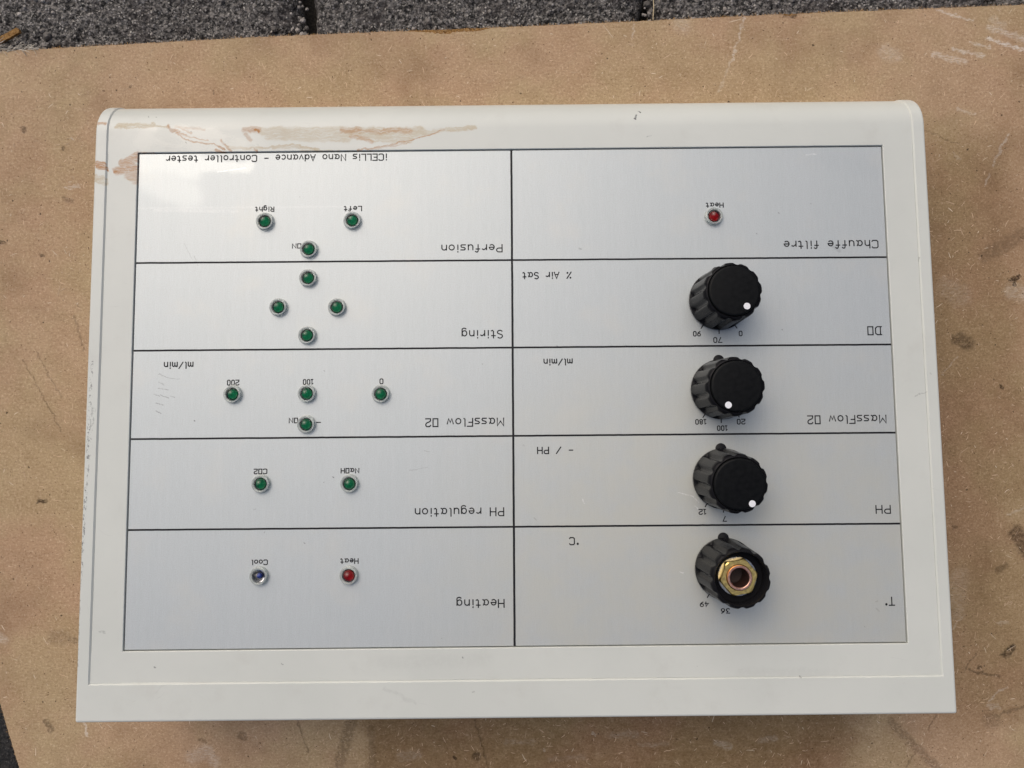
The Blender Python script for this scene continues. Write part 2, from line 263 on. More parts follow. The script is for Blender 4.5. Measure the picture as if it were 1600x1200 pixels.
def mat_paint():
    s = NT('grey_white_paint'); p = s.pos()
    c = s.mix(s.ramp(s.noise(0.02, 4, 0.6), 0.3, 0.7), (0.582, 0.602, 0.562), (0.615, 0.633, 0.590))
    c = s.mix(s.ramp(s.noise(0.06, 5, 0.7, vec=s.vadd(p, (50, 7, 0))), 0.52, 0.8, 0, 0.22), c, (0.46, 0.45, 0.41))
    c = s.mix(s.ramp(s.noise(2.5, 2, 0.6), 0.62, 0.78, 0, 0.12), c, (0.40, 0.40, 0.40))
    # rare tiny dirt specks
    vx = s.n('ShaderNodeTexVoronoi'); vx.inputs['Scale'].default_value = 0.10
    s.t.links.new(p, vx.inputs['Vector'])
    sep = s.n('ShaderNodeSeparateColor'); s.t.links.new(vx.outputs['Color'], sep.inputs[0])
    hit = s.math('MULTIPLY', s.ramp(sep.outputs[0], 0.70, 0.72), s.math('LESS_THAN', vx.outputs['Distance'], s.math('MULTIPLY', sep.outputs[1], 0.030)))
    c = s.mix(s.math('MULTIPLY', hit, 0.6), c, (0.12, 0.11, 0.10))
    wp = s.vadd(p, s.vmul(s.vadd(s.noise(0.25, 3, 0.6, col=True), (-0.5, -0.5, -0.5)), (3.4, 3.4, 0)))
    mp = s.n('ShaderNodeMapping'); s.t.links.new(wp, mp.inputs[0])
    mp.inputs['Rotation'].default_value = (0, 0, 0.12)
    mp.inputs['Scale'].default_value = (0.30, 2.6, 1)
    streak = s.noise(1.0, 4, 0.65, vec=mp.outputs[0])
    tan = s.math('MULTIPLY', s.strokes(TAN, wp), s.ramp(streak, 0.30, 0.62, 0.15, 1))
    red = s.math('MULTIPLY', s.strokes(RED, wp), s.ramp(streak, 0.30, 0.60, 0.30, 1))
    c = s.mix(tan, c, (0.47, 0.365, 0.205))
    c = s.mix(red, c, (0.42, 0.20, 0.065))
    hair = s.n('ShaderNodeMapping'); s.t.links.new(s.vadd(p, s.vmul(s.noise(0.03, 2, 0.5, col=True), (25, 25, 0))), hair.inputs[0])
    hair.inputs['Rotation'].default_value = (0, 0, 0.9); hair.inputs['Scale'].default_value = (0.06, 1.3, 1)
    c = s.mix(s.ramp(s.noise(1.0, 3, 0.7, vec=hair.outputs[0]), 0.66, 0.74, 0, 0.16), c, (0.36, 0.35, 0.33))
    c = s.mix(s.ramp(s.noise(0.5, 5, 0.8), 0.60, 0.75, 0, 0.16), c, (0.42, 0.41, 0.38))
    blk = s.math('MULTIPLY', s.strokes(BLACK, wp), s.ramp(s.noise(0.8, 4, 0.7), 0.35, 0.55, 0.35, 1))
    sp = s.math('MULTIPLY', s.strokes(SPEC, p), s.ramp(s.noise(1.5, 4, 0.75, vec=s.vmul(p, (1, 0.45, 1))), 0.53, 0.59))
    c = s.mix(s.math('MAXIMUM', blk, sp), c, (0.045, 0.045, 0.05))
    dirt = s.math('MAXIMUM', tan, red)
    wg = s.vadd(p, s.vmul(s.vadd(s.noise(0.12, 2, 0.5, col=True), (-0.5, -0.5, -0.5)), (9, 9, 0)))
    gl = s.math('MULTIPLY', s.strokes(GLOSS, wg), s.ramp(s.noise(0.14, 2, 0.5), 0.42, 0.50, 0.25, 1))
    r = s.math('SUBTRACT', s.ramp(s.noise(0.05, 3), 0.3, 0.7, 0.30, 0.37), s.math('MULTIPLY', gl, 0.2))
    r = s.math('ADD', r, s.math('MULTIPLY', dirt, 0.35))
    peel = s.noise(1.3, 3, 0.6)
    return s.out(Base_Color=c, Roughness=r, Specular_IOR_Level=0.5, Normal=s.bump(peel, 0.16, 0.12))

def mat_panel():
    s = NT('brushed_aluminium'); p = s.pos()
    br = s.noise(1.0, 3, 0.7, vec=s.vmul(p, (5.5, 0.16, 1)))
    br2 = s.noise(1.0, 2, 0.6, vec=s.vmul(p, (0.55, 0.02, 1)))
    c = s.mix(s.ramp(br, 0.3, 0.7), (0.505, 0.545, 0.550), (0.553, 0.595, 0.602))
    c = s.mix(s.ramp(br2, 0.35, 0.7, 0, 0.10), c, (0.67, 0.68, 0.69))
    c = s.mix(s.ramp(s.noise(2.2, 3, 0.75), 0.40, 0.68, 0, 0.42), c, (0.44, 0.445, 0.44))
    # faint smudges
    sm = s.ramp(s.noise(0.045, 4, 0.6, vec=s.vadd(p, (11, 5, 0))), 0.50, 0.72)
    c = s.mix(s.math('MULTIPLY', sm, 0.28), c, (0.60, 0.595, 0.55))
    wp = s.vadd(p, s.vmul(s.vadd(s.noise(0.6, 2, 0.6, col=True), (-0.5, -0.5, -0.5)), (0.9, 0.9, 0)))
    c = s.mix(s.math('MULTIPLY', s.strokes(PMARK, wp), s.ramp(s.noise(1.3, 3, 0.7), 0.3, 0.6, 0.2, 1)), c, (0.10, 0.10, 0.11))
    warm_reflection = s.math('MULTIPLY', s.strokes([(60, -75, 150, -90, 30, 90, .55)], p), s.ramp(s.noise(0.05, 4, 0.65), 0.3, 0.65, 0.4, 1))  # warm reflected light painted over the lower right of the plate
    c = s.mix(warm_reflection, c, (0.60, 0.585, 0.49))
    lt = s.math('MULTIPLY', s.strokes(PLIGHT, wp), s.ramp(s.noise(1.0, 3, 0.7), 0.35, 0.6, 0.1, 1))
    c = s.mix(lt, c, (0.86, 0.86, 0.85))
    vx = s.n('ShaderNodeTexVoronoi'); vx.inputs['Scale'].default_value = 0.11
    s.t.links.new(p, vx.inputs['Vector'])
    sep = s.n('ShaderNodeSeparateColor'); s.t.links.new(vx.outputs['Color'], sep.inputs[0])
    hit = s.math('MULTIPLY', s.ramp(sep.outputs[0], 0.62, 0.64), s.math('LESS_THAN', vx.outputs['Distance'], s.math('MULTIPLY', sep.outputs[1], 0.026)))
    c = s.mix(s.math('MULTIPLY', hit, 0.6), c, (0.15, 0.15, 0.15))
    wg = s.vadd(p, s.vmul(s.vadd(s.noise(0.10, 2, 0.5, col=True), (-0.5, -0.5, -0.5)), (8, 8, 0)))
    gl = s.strokes(PGLOSS, wg)
    r = s.math('SUBTRACT', s.math('ADD', 0.42, s.math('MULTIPLY', br, 0.12)), s.math('MULTIPLY', gl, 0.10))
    nb = s.bump(br, 0.06, 0.05)
    return s.out(Base_Color=c, Metallic=0.38, Roughness=r, Normal=nb, Specular_IOR_Level=0.5)

def mat_plain(name, col, rough=0.5, metallic=0.0, spec=0.5, nz=0.08, nscale=1.5, bump=0.0, var=0.25):
    s = NT(name)
    f = s.noise(nscale, 4, 0.6)
    c = s.mix(s.ramp(f, 0.3, 0.7), tuple(v * (1 - var) for v in col), tuple(min(1, v * (1 + var)) for v in col))
    r = s.ramp(f, 0.3, 0.7, max(0, rough - nz), rough + nz)
    kw = dict(Base_Color=c, Roughness=r, Metallic=metallic, Specular_IOR_Level=spec)
    if bump: kw['Normal'] = s.bump(s.noise(nscale * 3, 3, 0.6), bump, 0.1)
    return s.out(**kw)

def mat_knob():
    s = NT('black_knob_plastic'); p = s.pos()
    sc = s.ramp(s.noise(1.0, 4, 0.75, vec=s.vmul(p, (1.6, 1.6, 0.4))), 0.68, 0.76, 0, 0.30)
    c = s.mix(sc, (0.009, 0.009, 0.0105), (0.11, 0.11, 0.115))
    f = s.noise(1.2, 3, 0.6)
    return s.out(Base_Color=c, Roughness=s.ramp(f, 0.3, 0.7, 0.17, 0.28), Specular_IOR_Level=0.07, Normal=s.bump(s.noise(2.5, 3, 0.6), 0.05, 0.08))

def mat_lens(name, col):
    s = NT(name)
    f = s.noise(0.4, 1)
    c = s.mix(f, tuple(v * 0.9 for v in col), col)
    return s.out(Base_Color=c, Roughness=0.0, IOR=1.5, Transmission_Weight=1.0)

def mat_bezel():
    s = NT('clear_bezel_plastic')
    f = s.noise(0.9, 3, 0.6)
    c = s.mix(s.ramp(f, 0.3, 0.7), (0.80, 0.85, 0.82), (0.90, 0.94, 0.91))
    return s.out(Base_Color=c, Roughness=s.ramp(f, 0.3, 0.7, 0.06, 0.16), IOR=1.46, Transmission_Weight=0.72, Normal=s.bump(f, 0.1, 0.1))

def mat_stone(name, dark=1.0):
    s = NT(name); p = s.pos()
    oi = s.n('ShaderNodeObjectInfo')
    v = s.vadd(p, s.vmul(oi.outputs['Location'], (731, 517, 0)))
    n1 = s.noise(0.55, 5, 0.75, vec=v)
    n2 = s.noise(0.07, 3, 0.6, vec=v)
    c = s.mix(s.ramp(n1, 0.42, 0.62), (0.011, 0.010, 0.009), (0.320, 0.298, 0.276))
    c = s.mix(s.ramp(n2, 0.45, 0.7, 0, 0.6), c, (0.085, 0.072, 0.068))
    vx = s.n('ShaderNodeTexVoronoi'); vx.inputs['Scale'].default_value = 0.85
    s.t.links.new(s.vadd(v, s.vmul(s.noise(1.5, 2, 0.6, vec=v, col=True), (0.7, 0.7, 0.3))), vx.inputs['Vector'])
    sep = s.n('ShaderNodeSeparateColor'); s.t.links.new(vx.outputs['Color'], sep.inputs[0])
    g = s.math('MULTIPLY', s.ramp(sep.outputs[0], 0.50, 0.90), s.ramp(vx.outputs['Distance'], 0.50, 0.22))
    c = s.mix(s.math('MULTIPLY', g, 0.85), c, s.mix(sep.outputs[1], (0.78, 0.74, 0.66), (0.46, 0.43, 0.43)))
    if dark != 1.0:
        c = s.mix(1.0, c, (dark, dark, dark), 'MULTIPLY')
    h = s.math('ADD', s.math('MULTIPLY', n1, 1.0), s.math('MULTIPLY', vx.outputs['Distance'], -0.5))
    return s.out(Base_Color=c, Roughness=0.62, Specular_IOR_Level=0.45, Normal=s.bump(h, 1.0, 2.2))

def mat_ground():
    s = NT('dark_joint_sand')
    f = s.noise(0.8, 5, 0.75)
    c = s.mix(s.ramp(f, 0.3, 0.7), (0.012, 0.010, 0.008), (0.060, 0.052, 0.042))
    return s.out(Base_Color=c, Roughness=0.95, Normal=s.bump(f, 1.0, 1.5))

M = dict(
    board=mat_board(), fibre=mat_vcol('loose_fibre'), core=mat_core(), paint=mat_paint(), panel=mat_panel(),
    ink=mat_plain('black_engraving_fill', (0.010, 0.010, 0.012), 0.6, spec=0.25),
    knob=mat_knob(), cap=mat_plain('matt_black_cap', (0.0050, 0.0054, 0.0058), 0.42, spec=0.12, nscale=0.6, bump=0.05),
    dot=mat_plain('white_dot_paint', (0.80, 0.81, 0.84), 0.5, var=0.03),
    gold=mat_plain('yellow_passivated_steel', (0.98, 0.70, 0.24), 0.36, 1.0, nscale=0.9, bump=0.03, var=0.10),
    copper=mat_plain('copper', (0.86, 0.50, 0.38), 0.38, 1.0, nscale=1.1, bump=0.05, var=0.1),
    steel=mat_plain('bright_steel', (0.74, 0.73, 0.68), 0.30, 1.0, var=0.05),
    bore=mat_plain('dark_bore', (0.030, 0.012, 0.009), 0.5, nscale=1.4, var=0.5),
    bezel=mat_bezel(),
    green=mat_lens('green_lens', (0.045, 0.40, 0.24)), red=mat_lens('red_lens', (0.62, 0.05, 0.05)), clear=mat_lens('clear_lens', (0.88, 0.90, 0.95)),
    green_die=mat_plain('green_cup', (0.05, 0.34, 0.19), 0.4, nscale=1.0), red_die=mat_plain('red_cup', (0.42, 0.035, 0.03), 0.4), blue_die=mat_plain('blue_cup', (0.035, 0.07, 0.38), 0.35),
    dark=mat_plain('dark_socket', (0.010, 0.014, 0.013), 0.5),
    stone=mat_stone('rough_granite'), darkstone=mat_stone('dark_granite', 0.16), ground=mat_ground(),  # second granite is the first one multiplied darker, for a single stone
    straw=mat_plain('dry_straw', (0.55, 0.45, 0.28), 0.7),
)

# ------------------------------------------------------------------ mesh helpers (all sizes in mm)
class MB:
    def __init__(s):
        s.v = []; s.f = []; s.smooth = []; s.col = []
    def face(s, idx, smooth=False):
        s.f.append(tuple(idx)); s.smooth.append(smooth)
    def poly(s, pts, smooth=False):
        b = len(s.v); s.v += [tuple(p) for p in pts]
        s.face(range(b, b + len(pts)), smooth)
    def box(s, x0, x1, y0, y1, z0, z1):
        b = len(s.v)
        s.v += [(x, y, z) for z in (z0, z1) for y in (y0, y1) for x in (x0, x1)]
        for q in ((0, 2, 3, 1), (4, 5, 7, 6), (0, 1, 5, 4), (2, 6, 7, 3), (0, 4, 6, 2), (1, 3, 7, 5)):
            s.face([b + i for i in q])
    def rings(s, rings, close_bottom=False, close_top=False, smooth=True):
        n = len(rings[0]); b = len(s.v)
        for r in rings: s.v += [tuple(p) for p in r]
        for k in range(len(rings) - 1):
            for i in range(n):
                j = (i + 1) % n
                s.face((b + k * n + i, b + k * n + j, b + (k + 1) * n + j, b + (k + 1) * n + i), smooth)
        if close_bottom: s.face([b + i for i in range(n)][::-1])
        if close_top: s.face([b + (len(rings) - 1) * n + i for i in range(n)])
    def lathe(s, prof, n=48, smooth=True, bottom=False, top=False):
        s.rings([[(r * cos(2 * pi * i / n), r * sin(2 * pi * i / n), z) for i in range(n)] for r, z in prof], bottom, top, smooth)
    def build(s, name, mat, parent=None, loc=(0, 0, 0), sharp=40):
        me = bpy.data.meshes.new(name)
        me.from_pydata([(x * MM, y * MM, z * MM) for x, y, z in s.v], [], s.f)
        me.polygons.foreach_set('use_smooth', s.smooth)
        me.materials.append(mat)
        if s.col:
            a = me.color_attributes.new('fibre_colour', 'FLOAT_COLOR', 'POINT')
            a.data.foreach_set('color', [c for q in s.col for c in (*q, 1.0)])
        me.update()
        if any(s.smooth) and sharp:
            me.set_sharp_from_angle(angle=rad(sharp))
        o = bpy.data.objects.new(name, me)
        C.objects.link(o)
        o.location = Vector(loc) * MM
        if parent: o.parent = parent
        return o

def copy_part(o, parent, loc=None):
    c = o.copy(); C.objects.link(c); c.parent = parent
    if loc is not None: c.location = Vector(loc) * MM
    return c

def tag(o, label=None, cat=None, group=None, kind=None):
    if label: o['label'] = label
    if cat: o['category'] = cat
    if group: o['group'] = group
    if kind: o['kind'] = kind
    return o

rng = random.Random(7)
def nz(x, y=0.0, z=0.0):
    return noise.noise(Vector((x, y, z)))

# ------------------------------------------------------------------ ground and paving
gm = MB()
gm.poly([(-30000, -30000, -26), (30000, -30000, -26), (30000, 30000, -26), (-30000, 30000, -26)])
tag(gm.build('ground', M['ground']), kind='structure')
pave = bpy.data.objects.new('pavement', None); C.objects.link(pave)
tag(pave, kind='structure')

def stone(x0, x1, y0, y1, nx, ny, top, seed, mat):
    """a rough sett: worn rounded edges and a pitted, wavy head"""
    m = MB(); cx, cy = (x0 + x1) / 2, (y0 + y1) / 2; hx, hy = (x1 - x0) / 2, (y1 - y0) / 2
    ring = []
    for j in range(ny + 1):
        for i in range(nx + 1):
            u, v = -1 + 2 * i / nx, -1 + 2 * j / ny
            x, y = u * hx, v * hy
            ex = hx - abs(x); ey = hy - abs(y); e = min(ex, ey)
            wob = 3.6 * nz(x * .05 + seed, y * .05, 1.3)
            drop = 0.0
            R = 13.0 + 5.0 * nz(x * .04, y * .04, seed)
            if e < R: drop = R - math.sqrt(max(0.0, R * R - (R - e) ** 2))
            z = top - 1.0 * drop
            z += 1.3 * nz(x * .035 + seed, y * .035) + 0.8 * nz(x * .16, y * .16 + seed) + 1.0 * nz(x * .26 + seed, y * .26) + 1.0 * nz(x * .45 + seed, y * .45) + 0.7 * nz(x * .95, y * .95, seed)
            m.v.append((x + wob * (1 if ex < 14 else 0) * (ex < 14) * (1 - ex / 14 if ex < 14 else 0), y + wob * (1 - min(ey, 14) / 14), min(z, top + 0.9)))
    W_ = nx + 1
    for j in range(ny):
        for i in range(nx):
            a = j * W_ + i
            m.face((a, a + 1, a + W_ + 1, a + W_), True)
    edge = [i for i in range(nx)] + [nx + j * W_ for j in range(ny)] + [ny * W_ + nx - i for i in range(nx)] + [(ny - j) * W_ for j in range(ny)]
    b = len(m.v)
    for q in edge:
        x, y, z = m.v[q]; m.v.append((x * 0.985, y * 0.985, -27))
    n = len(edge)
    for i in range(n):
        m.face((edge[i], b + i, b + (i + 1) % n, edge[(i + 1) % n]), False)
    return m.build('paving_stone', mat, pave, (cx, cy, 0), sharp=0)

ST = -4.6
xs = [(-420, -262), (-253, -97.5), (-92.5, 61.8), (64.8, 222), (227, 380)]
ys = [(-420, -262), (-255, -98), (-91, 66), (73, 240)]
for r_, (y0, y1) in enumerate(ys):
    for c_, (x0, x1) in enumerate(xs):
        if r_ == 3 and 1 <= c_ <= 4:
            stone(x0, x1, y0, y1, 210, 190, ST, 11.7 * c_ + 3, M['stone'])
        elif r_ == 1 and c_ == 1:
            stone(x0, x1, y0, y1, 120, 120, ST - 4.0, 5.5, M['darkstone'])
        else:
            stone(x0, x1, y0, y1, 44, 44, ST - (3.0 if c_ == 0 else 0), 7.3 * c_ + 13 * r_, M['stone'])

# loose grit on the stones and in the joints
gr_ = MB()
for i in range(260):
    x = rng.uniform(-236, 240)
    if rng.random() < .35: x = rng.choice((-95, 63.3)) + rng.gauss(0, 2.0)
    y = rng.uniform(150, 182); r = rng.lognormvariate(-.35, .45); z = ST + .2 + (-3 if min(abs(x + 95), abs(x - 63.3)) < 3 else 0)
    t = rng.uniform(.25, 1.3); col = (.36 * t, .33 * t, .30 * t)
    b = len(gr_.v); k = 6; ph = rng.uniform(0, 6)
    for zz_, f_ in ((-.4, .8), (.25, 1.0), (.75, .55)):
        for q_ in range(k):
            rr = r * f_ * rng.uniform(.75, 1.2)
            gr_.v.append((x + rr * cos(ph + 2 * pi * q_ / k), y + rr * sin(ph + 2 * pi * q_ / k), z + zz_ * r)); gr_.col.append(col)
    for lv in range(2):
        for q_ in range(k):
            n2 = (q_ + 1) % k
            gr_.face((b + lv * k + q_, b + lv * k + n2, b + lv * k + k + n2, b + lv * k + k + q_))
    gr_.face([b + 2 * k + q_ for q_ in range(k)])
tag(gr_.build('loose_grit', M['fibre'], pave), kind='stuff')

# ------------------------------------------------------------------ the sheet of hardboard
board = bpy.data.objects.new('hardboard_sheet', None); C.objects.link(board)
tag(board, 'worn brown hardboard sheet with a frayed edge, lying under the white control box', 'board')
TOP = [(-290, 150.6), (-237.4, 153.1), (-185.6, 155.4), (-113.6, 158.6), (-44.6, 160.8), (1.4, 162.0), (58.8, 164.0), (124.9, 166.5), (242.7, 169.8), (300, 171.6)]
def top_y(x):
    for (a, b), (c, d_) in zip(TOP, TOP[1:]):
        if a <= x <= c: return b + (d_ - b) * (x - a) / (c - a)
    return TOP[-1][1]
NOTCH = [(-48, 0), (-44, .5), (-38, .9), (-33, 2.1), (-28, 2.3), (-23, 1.4), (-19, 1.6), (-14, 1.7), (-10.5, .8), (-8, 0)]
def notch(x):
    for (a, b), (c, d_) in zip(NOTCH, NOTCH[1:]):
        if a <= x <= c: return b + (d_ - b) * (x - a) / (c - a)
    if 122.5 < x < 129.5: return 1.2 * sin(pi * (x - 122.5) / 7)
    return 0
def outline(amp, off, cut, seed, step):
    pts = []
    x = -290.0
    while x <= 300:
        j = amp * (nz(x * .6, seed) + 1.2 * nz(x * .13, seed + 4) + .6 * nz(x * 2.3, seed + 9))
        pts.append((x, top_y(x) + off + j - (notch(x) * (0.8 + .5 * nz(x * 1.7, seed)) if cut else 0)))
        x += step
    pts += [(300, -300)]
    A, B = Vector((-290.0, 55.0)), Vector((-195.0, -300.0))
    # left side: straight up out of view, then the slanting cut that shows at the lower left
    p0, p1 = Vector((-195.5, -300)), Vector((-290.5, 60.0))
    q = [Vector((-231.5, -174.9)) + (Vector((-239.3, -144.2)) - Vector((-231.5, -174.9))) * t for t in (-4.0, 6.0)]
    n = int((q[1] - q[0]).length / step)
    nrm = Vector((-(q[1] - q[0]).normalized().y, (q[1] - q[0]).normalized().x))
    for i in range(n + 1):
        t = q[0] + (q[1] - q[0]) * i / n
        j = amp * .7 * (nz(i * step * .5, seed + 2) + nz(i * step * .12, seed + 6)) + off
        t = t + nrm * j
        pts.append((t.x, t.y))
    return pts
def slab(name, mat, pts, z0, z1, bev=0.0):
    m = MB(); n = len(pts)
    m.v += [(x, y, z0) for x, y in pts] + [(x, y, z1) for x, y in pts]
    m.face([n + i for i in range(n)][::-1]); m.face(range(n))
    for i in range(n):
        j = (i + 1) % n
        m.face((i, n + i, n + j, j))
    return m.build(name, mat, board)
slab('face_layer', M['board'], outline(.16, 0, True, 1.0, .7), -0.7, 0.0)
slab('core_layer', M['core'], outline(.30, .30, False, 8.0, .7), -3.3, -0.65)

def fibre(m, x, y, z, L, wd, ang, bend, col, lift=0.0, n=4):
    b = len(m.v); px, py = x, y; a = ang
    for i in range(n + 1):
        t = i / n
        w_ = wd * (0.5 + 0.5 * sin(pi * min(1, t * .9 + .1)))
        nx_, ny_ = -sin(a), cos(a)
        zz = z + lift * sin(pi * t)
        m.v += [(px + nx_ * w_ / 2, py + ny_ * w_ / 2, zz), (px - nx_ * w_ / 2, py - ny_ * w_ / 2, zz)]
        m.col += [col, col]
        px += cos(a) * L / n; py += sin(a) * L / n; a += bend / n
    for i in range(n):
        m.face((b + 2 * i, b + 2 * i + 1, b + 2 * i + 3, b + 2 * i + 2), False)

def inside(x, y):
    return y < top_y(x) - 1.0 - notch(x) and (x + 239.3) * (-30.7) - (y + 144.2) * 7.8 < -60

fm = MB()
for i in range(8500):
    x = rng.uniform(-238, 240); y = rng.uniform(-184, 170)
    if abs(x) < 158 and -112 < y < 112: continue
    if not inside(x, y): continue
    k = rng.random()
    if k < .60:
        t = rng.uniform(.75, 1.15); col = (.60 * t, .44 * t, .30 * t)
    elif k < .70:
        t = rng.uniform(.8, 1.05); col = (.78 * t, .66 * t, .50 * t)
    else:
        t = rng.uniform(.4, 1.3); col = (.15 * t, .080 * t, .042 * t)
        fibre(fm, x, y, .03, rng.uniform(.25, .85), rng.uniform(.16, .42), rng.uniform(0, 2 * pi), 0, col, 0.02, 3)
        continue
    fibre(fm, x, y, .02 + .03 * rng.random(), rng.lognormvariate(.35, .5), rng.uniform(.12, .30), rng.uniform(0, 2 * pi), rng.gauss(0, .45), col, 0.05)
tag(fm.build('surface_fibre', M['fibre'], board), kind='stuff')
em = MB()
for i in range(1900):
    x = rng.uniform(-240, 240); y = top_y(x) - (notch(x) * rng.uniform(0, 1.1)) + rng.gauss(.1, .22)
    t = rng.uniform(.55, 1.25)
    col = (.42 * t, .25 * t, .10 * t) if rng.random() < .55 else (.50 * t, .36 * t, .22 * t)
    fibre(em, x, y, rng.uniform(-1.6, .15), rng.uniform(.3, 1.05), rng.uniform(.08, .22), rng.gauss(pi / 2, 1.0), rng.gauss(0, 1.0), col, .2, 3)
for i in range(420):     # left cut edge
    t = rng.uniform(-1.5, 2.2)
    x = -231.5 - 7.8 * t; y = -174.9 + 30.7 * t; k = rng.uniform(.5, 1.1)
    fibre(em, x + rng.gauss(0, .15), y, rng.uniform(-1.6, .1), rng.uniform(.4, 1.2), rng.uniform(.08, .2), rng.gauss(pi, 1.0), rng.gauss(0, 1), (.40 * k, .24 * k, .11 * k), .1, 3)
tag(em.build('edge_fibre', M['fibre'], board), kind='stuff')
# the torn corner: grey felted tufts and a long splinter sticking out
tm = MB()
for i in range(130):
    x = rng.uniform(-240, -214); t = rng.uniform(.6, 1.1)
    y = top_y(x) + rng.gauss(1.0, .9) * (1 if x < -218 else .35)
    g = rng.random()
    col = (.40 * t, .37 * t, .32 * t) if g < .6 else (.60 * t, .55 * t, .46 * t)
    fibre(tm, x, y, rng.uniform(-1.5, .6), rng.uniform(1.5, 5), rng.uniform(.12, .35), rng.gauss(.15, .45), rng.gauss(0, .8), col, .5, 4)
tag(tm.build('torn_fibre', M['fibre'], board), kind='stuff')
sm_ = MB()
P = [(-243, 154.8), (-232, 159.4), (-226, 161.7), (-221.2, 163.9), (-219.9, 163.3), (-219.7, 161.9), (-224.5, 159.7), (-230, 157.6), (-242, 152.6)]
zz = [-1.8, -.9, -.4, .1, .2, .1, -.4, -.9, -1.8]
n_ = len(P)
sm_.v += [(x, y, z) for (x, y), z in zip(P, zz)] + [(x, y, z - 1.3) for (x, y), z in zip(P, zz)]
for a, b, c in ((0, 1, 8), (1, 7, 8), (1, 2, 7), (2, 6, 7), (2, 3, 6), (3, 5, 6), (3, 4, 5)):
    sm_.face((c, b, a)); sm_.face((n_ + a, n_ + b, n_ + c))
for i in range(n_):
    j = (i + 1) % n_
    sm_.face((i, j, n_ + j, n_ + i))
spl = sm_.build('torn_splinter', M['core'], board)
spl['label'] = 'pale splinter torn from the board edge'

# dry straws standing in the joint between two stones
def straw(label, pts, r):
    m = MB(); rg = []
    for k, (x, y, z) in enumerate(pts):
        rg.append([(x + r * cos(2 * pi * i / 6), y + .3 * r * sin(2 * pi * i / 6), z + r * sin(2 * pi * i / 6)) for i in range(6)])
    m.rings(rg, True, True)
    tag(m.build('dry_straw', M['straw']), label, 'straw', 'dry straws in the paving joint')
straw('long thin dry straw lying in the right paving joint touching the board edge', [(64.6, 164.5, .3), (64.9, 170, .8), (64.6, 176, 1.0), (64.9, 186, .4)], .22)
straw('short thin dry straw just right of the long straw in the paving joint', [(68.2, 174, -2.4), (68.5, 179, -2.2), (68.2, 187, -2.6)], .22)

# ------------------------------------------------------------------ the control box
box = bpy.data.objects.new('control_box', None); C.objects.link(box)
box.rotation_euler = (SLOPE, 0, 0)
tag(box, 'white control box with a brushed metal face, four black knobs and small round lights', 'control box')

ZR, ZL = 0.95, 0.5            # rim and lid heights above the metal face
def base_z(y):               # board surface, in the face frame
    return -30.0 + (y - 121.8) * math.tan(SLOPE) * -1 * -1 if False else -30.0 - (121.8 - y) * math.tan(rad(6))
def profile(off, yb, n=14, front=True):
    """side profile from the back edge over the top and round the front; off = height above z=0"""
    yc, zc, r = 106.8, -15.0, 15.0 + off
    pts = [(yb, off), (40.0, off), (yc, off)]
    for i in range(1, n + 1):
        a = pi / 2 * (1 - i / n)
        pts.append((yc + r * cos(a), zc + r * sin(a)))
    return pts

# body: full profile, then a pocket cut for the lid
bm = bmesh.new()
pr = profile(ZR, -124.2) 
pr = pr + [(pr[-1][0], base_z(121.8) + .2), (-124.2, base_z(-124.2) + .2)]
HX = 167.4
L_ = [bm.verts.new((-HX, y, z)) for y, z in pr]; R_ = [bm.verts.new((HX, y, z)) for y, z in pr]
bm.faces.new(L_[::-1]); bm.faces.new(R_)
for i in range(len(pr)):
    j = (i + 1) % len(pr)
    bm.faces.new((L_[i], L_[j], R_[j], R_[i]))
bmesh.ops.recalc_face_normals(bm, faces=bm.faces)
npf = len(pr) - 2
be = []
for e in bm.edges:
    a, b = e.verts
    if abs(a.co.x - b.co.x) < 1e-6 and (a in L_[:npf + 1] or a in R_[:npf + 1]) and (b in L_[:npf + 1] or b in R_[:npf + 1]):
        be.append(e)
    if abs(a.co.x - b.co.x) > 1 and abs(a.co.y + 124.2) < 1e-4 and a.co.z > 0: be.append(e)
    if abs(a.co.x - b.co.x) < 1e-6 and abs(a.co.y + 124.2) < 1e-4 and abs(b.co.y + 124.2) < 1e-4: be.append(e)
bmesh.ops.bevel(bm, geom=list(set(be)), offset=0.9, segments=3, profile=0.5, affect='EDGES', clamp_overlap=True)
for v in bm.verts: v.co *= MM
me = bpy.data.meshes.new('case_body'); bm.to_mesh(me); bm.free()
me.materials.append(M['paint'])
body = bpy.data.objects.new('case_body', me); C.objects.link(body)
cm = MB(); rows = []
for off, hx, yb in ((-3.0, 162.3, -109.9), (ZL - .1, 162.3, -109.9), (ZR + 1.2, 163.95, -111.55)):
    q = profile(off, yb); q.append((q[-1][0], -80))
    rows.append((q, hx))
n = len(rows[0][0])
for q, hx in rows:
    cm.v += [(-hx, y, z) for y, z in q]; cm.v += [(hx, y, z) for y, z in q]
def vid(r, side, i): return (r * 2 + side) * n + i
for i in range(n - 1):
    cm.face((vid(0, 0, i), vid(0, 0, i + 1), vid(0, 1, i + 1), vid(0, 1, i)))
    cm.face((vid(2, 0, i), vid(2, 1, i), vid(2, 1, i + 1), vid(2, 0, i + 1)))
    for r in (0, 1):
        cm.face((vid(r, 0, i), vid(r + 1, 0, i), vid(r + 1, 0, i + 1), vid(r, 0, i + 1)))
        cm.face((vid(r, 1, i), vid(r, 1, i + 1), vid(r + 1, 1, i + 1), vid(r + 1, 1, i)))
for r in (0, 1):
    cm.face((vid(r, 0, 0), vid(r, 1, 0), vid(r + 1, 1, 0), vid(r + 1, 0, 0)))
    cm.face((vid(r, 0, n - 1), vid(r + 1, 0, n - 1), vid(r + 1, 1, n - 1), vid(r, 1, n - 1)))
cut = cm.build('pocket_cutter', M['paint'])
